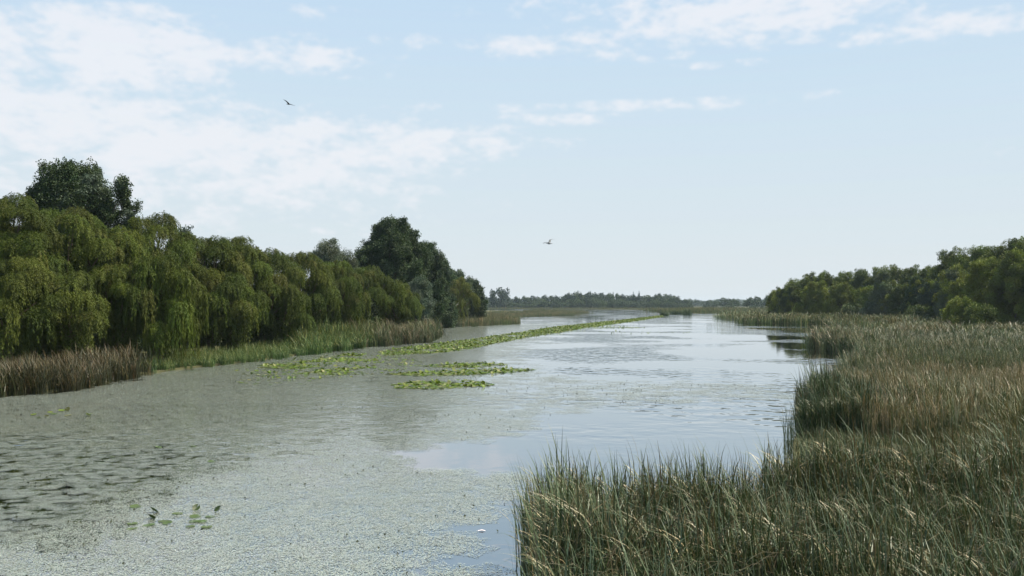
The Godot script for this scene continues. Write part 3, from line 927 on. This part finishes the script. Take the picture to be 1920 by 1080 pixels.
func floating_plants() -> void:
	# ---- fine floating weed
	rng.seed = 41
	var cover := outline([[-120, 1180], [-120, 752], [0, 745], [150, 733], [268, 706], [345, 694], [560, 668], [690, 652], [808, 643], [818, 634], [800, 622], [830, 614], [966, 609], [1060, 606], [1000, 636], [960, 660], [1010, 700], [1200, 716], [1470, 722], [1476, 746], [1350, 752], [1150, 763], [1010, 790], [960, 812], [900, 824], [735, 847], [722, 858], [765, 884], [900, 889], [955, 882], [962, 910], [975, 1000], [990, 1180]])
	var thin := outline([[960, 660], [1010, 700], [1200, 716], [1470, 722], [1476, 746], [1350, 752], [1150, 763], [1010, 790], [900, 760], [880, 700]])
	var mottled := outline([[-120, 1050], [-120, 820], [60, 818], [200, 825], [330, 840], [430, 850], [400, 880], [300, 905], [200, 960], [120, 1000], [30, 1030]])
	var holes := []
	for e in [[872, 991, 60, 9], [950, 1030, 45, 40], [960, 965, 30, 25], [880, 1045, 55, 10], [720, 1043, 50, 6], [830, 1062, 30, 6]]:
		var c := ground(e[0], e[1])
		var rx := absf(ground(e[0] + e[2], e[1]).x - c.x)
		var rz := absf(ground(e[0], e[1] + e[3]).z - c.z)
		holes.append([c.x, c.z, rx, rz])
	var o := thing("floating_weed", Vector3.ZERO, "fine grey green floating weed covering the calm water", "water weed")
	o.set_meta("kind", "stuff")
	var where := [[], [], [], [], [], []]
	var cols := [[], [], [], [], [], []]
	var z := 13.0
	while z < 300.0:
		var s := 1.0 if z < 55.0 else 1.0 * z / 55.0
		var x := -.68 * z
		while x < .36 * z:
			x += s
			for layer in 3:
				var p := Vector2(x + layer * .37 * s + rr(-.2, .2) * s, -z + layer * .61 * s + rr(-.2, .2) * s)
				var wob := Vector2(noise.get_noise_2d(p.x * 40.0, p.y * 40.0), noise.get_noise_2d(p.x * 40.0, p.y * 40.0 + 99.0)) * .05 * z
				if not Geometry2D.is_point_in_polygon(p + wob, cover): continue
				var share := 1.0
				if Geometry2D.is_point_in_polygon(p + wob, thin): share = .4
				if Geometry2D.is_point_in_polygon(p + wob + Vector2(rr(-1.4, 1.4), rr(-2.2, 2.2)), mottled):
					for bit in 9:
						if rng.randf() > .70 + noise.get_noise_2d(p.x * 30.0, p.y * 60.0) * .25: continue
						var w := rng.randi() % 3
						where[w].append(Transform3D(Basis(Vector3.UP, rr(0, TAU)).scaled(Vector3(.36, 1.0, .30)), Vector3(p.x + rr(-.6, .6), rr(0, .012), p.y + rr(-.6, .6))))
						cols[w].append(vary(Color(1, 1, 1), .1))
					continue
				for hh in holes:
					var q: float = pow((p.x - hh[0]) / hh[2], 2) + pow((p.y - hh[1]) / hh[3], 2)
					if q < 1.0: share -= 1.1
					elif q < 2.0: share -= .4
				if rng.randf() > share: continue
				var v := (rng.randi() % 3) + (0 if z < 55.0 else 3)
				where[v].append(Transform3D(Basis(Vector3.UP, rr(0, TAU)).scaled(Vector3(s, 1.0, s)), Vector3(p.x, rr(0, .012), p.y)))
				cols[v].append(vary(Color(1, 1, 1), .06))
		z += s
	for v in 6:
		scatter("leaves", M["weed%d" % v] if v < 3 else M["far_weed%d" % (v - 3)], M.weed, where[v], cols[v], o)
	# dark withered leaves curling up out of the weed
	var bits := []
	var bit_cols := []
	for k in 4200:
		var dist := 17.0 + 75.0 * pow(rng.randf(), .8)
		var q := spot(rr(0, 1480), dist)
		var p := Vector2(q.x, q.z)
		if not Geometry2D.is_point_in_polygon(p, cover): continue
		if noise.get_noise_2d(p.x * 10.0, p.y * 10.0) + rr(-.5, .3) < -.1: continue
		bits.append(Transform3D(Basis(Vector3.UP, rr(0, TAU)).scaled(Vector3.ONE * rr(.018, .036)), Vector3(p.x, .012, p.y)))
		bit_cols.append(vary(Color(.022, .028, .014), .3))
	scatter("withered_leaves", M.pad2, M.bark, bits, bit_cols, o)
	# ---- rafts of lily pads
	raft([[1242, 591], [1180, 598], [1140, 602], [1090, 607], [1040, 613], [1000, 619], [950, 626], [905, 633], [860, 639], [800, 646], [740, 654], [705, 661], [722, 667], [800, 664], [880, 656], [925, 645], [960, 639], [1000, 631], [1060, 622], [1100, 615], [1150, 608], [1195, 602], [1245, 594]], 9.0, "long green lily pad strip running up the channel to the far reed island", 51)
	raft([[1000, 613.5], [1050, 612], [1160, 605.5], [1130, 608.5], [1060, 615]], .8, "sparse lily pad fringe on the far side of the long strip", 52)
	raft([[1120, 610.5], [1180, 612], [1212, 614.5], [1170, 616.5], [1110, 615]], 1.2, "thin offshoot of the long lily pad strip", 53)
	raft([[1080, 619], [1180, 621], [1330, 622], [1330, 624.5], [1180, 626], [1080, 623]], .18, "dotted line of scattered lily pads across the open water", 54)
	raft([[780, 687], [830, 683], [900, 680], [955, 684], [920, 689], [850, 691]], 10.0, "narrow lily pad raft just beyond the wide forked raft", 55)
	raft([[724, 702], [790, 697], [860, 694], [950, 690], [1010, 693.5], [960, 699], [880, 704], [780, 706]], 11.0, "wide forked lily pad raft tapering to a point in open water", 56)
	raft([[735, 721], [790, 715], [880, 713], [930, 721], [900, 728], [800, 731], [740, 729]], 12.0, "compact oval lily pad raft lying apart from the forked raft", 57)
	raft([[466, 690], [500, 683], [570, 682], [610, 688], [560, 693]], 8.0, "small lily pad raft close to the green sedge", 58)
	raft([[552, 702], [600, 694], [690, 688], [740, 694], [720, 700], [620, 705]], 8.0, "long loose lily pad raft between the sedge raft and the forked raft", 59)
	raft([[556, 679], [600, 673], [700, 671], [714, 677], [640, 680]], 6.0, "thin loose lily pads along the sedge mound", 60)
	raft([[625, 668], [660, 662], [690, 662], [680, 668]], 8.0, "little lily pad raft at the foot of the sedge mound", 61)
	raft([[440, 712], [530, 705], [620, 712], [560, 722], [450, 722]], .9, "few scattered lily pads near the small sedge raft", 62)
	raft([[430, 696], [540, 676], [640, 664], [760, 668], [800, 682], [720, 704], [600, 712], [470, 708]], 1.1, "loose scatter of lily pads between the rafts and the green sedge", 64)
	raft([[0, 782], [120, 770], [220, 776], [140, 786]], .5, "few scattered lily pads off the russet reeds", 63)
	# ---- single pads near the bridge
	var pads := [[254, 952, 1], [288, 962, 2], [283, 974, 2], [279, 986, 0], [308, 979, 0], [368, 957, 2], [409, 959, 2], [394, 970, 0], [366, 971, 1], [365, 979, 0], [379, 979, 0], [357, 988, 0], [387, 989, 0], [314, 983, 1], [248, 983, 0], [247, 993, 0], [333, 964, 0], [396, 867, 1], [362, 838, 1], [297, 840, 1], [194, 862, 1], [210, 858, 0]]
	rng.seed = 71
	for e in pads:
		var up: bool = e[2] == 2
		var far: bool = e[1] < 900
		var q := thing("lily_pad", ground(e[0], e[1]) + Vector3(0, .018, 0), "dark lily leaf standing upright out of the weed" if up else ("lone lily pad floating on the weed in the tree reflection" if far else "flat green lily pad floating among upright lily leaves"), "lily pad", "upright lily leaves" if up else ("lone lily pads on the weed" if far else "flat lily pads near the upright leaves"), rr(0, TAU))
		q.scale = Vector3.ONE * (rr(.10, .13) if up else rr(.12, .17))
		var m := leaf_mat("pad", .5, .4, Color(.2, .25, .06).linear_to_srgb())
		m.albedo_color = vary(Color(.035, .055, .013) if up else Color(.06, .095, .022), .25).linear_to_srgb()
		part("leaf", M["pad%d" % e[2]], m, q)
	var o2 := MeshInstance3D.new()
	o2.name = "litter_scrap"
	var gs := Geo.new()
	o2.scale = Vector3.ONE * .62
	var pts := [Vector3(-.16, .02, -.03), Vector3(-.05, .035, -.06), Vector3(.15, .02, -.04), Vector3(.17, .015, .03), Vector3(.02, .05, .05), Vector3(-.15, .015, .04)]
	for k in 6:
		gs.tri(Vector3(0, .06, 0), pts[k], pts[(k + 1) % 6], Color(.75, .68, .68))
		gs.tri(Vector3(0, .004, 0), pts[(k + 1) % 6], pts[k], Color(.75, .68, .68))
	o2.mesh = gs.mesh()
	o2.material_override = M.feather
	o2.position = ground(903, 996) + Vector3(0, .006, 0)
	tag(o2, "white scrap of litter floating in a gap of the weed", "litter")
	add_child(o2)

func creatures() -> void:
	var spread_a := func(list: Array) -> Array:
		var out := []
		for e in list: out.append(Vector3(e[0], e[1], e[2]))
		return out
	# dark bird, one wing raised
	var b1 := MeshInstance3D.new()
	b1.name = "flying_bird"
	b1.mesh = bird_mesh(Color(.05, .05, .05), Color(.045, .045, .045), Color(.03, .03, .03), Color(.1, .09, .05), spread_a.call([[0, .03, .02], [-.06, .12, .2], [-.2, .26, .42], [-.38, .36, .5], [-.52, .42, .5]]), spread_a.call([[0, .02, -.02], [.12, .03, -.22], [.3, .0, -.42], [.46, -.02, -.52], [.56, -.02, -.56]]), .1)
	b1.material_override = M.feather
	b1.position = Vector3((540.0 - 960.0) / FOCAL * 68.0, height_at(194, 68.0), -68.0)
	b1.scale = Vector3.ONE * .7
	tag(b1, "dark bird gliding high with one wing raised before the large cloud", "bird")
	add_child(b1)
	var b2 := MeshInstance3D.new()
	b2.name = "flying_bird_001"
	b2.mesh = bird_mesh(Color(.34, .36, .38), Color(.10, .11, .12), Color(.03, .03, .03), Color(.2, .12, .03), spread_a.call([[0, .02, -.02], [.03, .14, -.08], [.07, .3, -.16], [.22, .35, -.3], [.42, .33, -.42]]), spread_a.call([[0, .02, .02], [-.1, .05, .2], [-.25, .06, .4], [-.4, .03, .5], [-.46, -.04, .54]]), .085)
	b2.material_override = M.feather
	b2.position = Vector3((1030.0 - 960.0) / FOCAL * 60.0, height_at(456.5, 60.0), -60.0)
	b2.scale = Vector3.ONE * .9
	tag(b2, "pale gull with dark bent wings flying low over the channel", "bird")
	add_child(b2)
	# white egrets
	var k := 0
	for e in [[857, 576.0, 214.0, "white egret perched in front of the yellowish willow"], [1153, 607.5, 266.0, "white egret standing on the long lily pad strip"]]:
		var g := Geo.new()
		var white := Color(.82, .82, .8)
		var rings := []
		for q in [[-.32, .42, .015], [-.2, .46, .07], [0, .52, .11], [.14, .56, .09], [.2, .66, .04], [.16, .78, .028], [.2, .9, .028], [.28, .95, .034], [.34, .94, .012]]:
			rings.append([Vector3(q[0], q[1], 0), Vector3(q[2] * .3, q[2], 0), Vector3(0, 0, q[2] * .8)])
		loft(g, rings, white)
		loft(g, [[Vector3(.32, .94, 0), Vector3(0, .012, 0), Vector3(0, 0, .01)], [Vector3(.46, .91, 0), Vector3(0, .003, 0), Vector3(0, 0, .003)]], Color(.5, .3, .05))
		for s in [-1, 1]:
			loft(g, [[Vector3(0, .45, .04 * s), Vector3(.012, 0, 0), Vector3(0, 0, .012)], [Vector3(.02, 0, .05 * s), Vector3(.01, 0, 0), Vector3(0, 0, .01)], [Vector3(.1, 0, .05 * s), Vector3(0, .008, 0), Vector3(0, 0, .015)]], Color(.03, .03, .03))
		var o := MeshInstance3D.new()
		o.name = numbered("white_egret")
		o.mesh = g.mesh()
		o.material_override = M.feather
		o.position = Vector3((e[0] - 960.0) / FOCAL * e[2], height_at(e[1], e[2]), -e[2]) if k == 0 else ground(e[0], e[1]) + Vector3(0, .02, 0)
		o.scale = Vector3.ONE * 1.15
		tag(o, e[3], "bird")
		add_child(o)
		k += 1
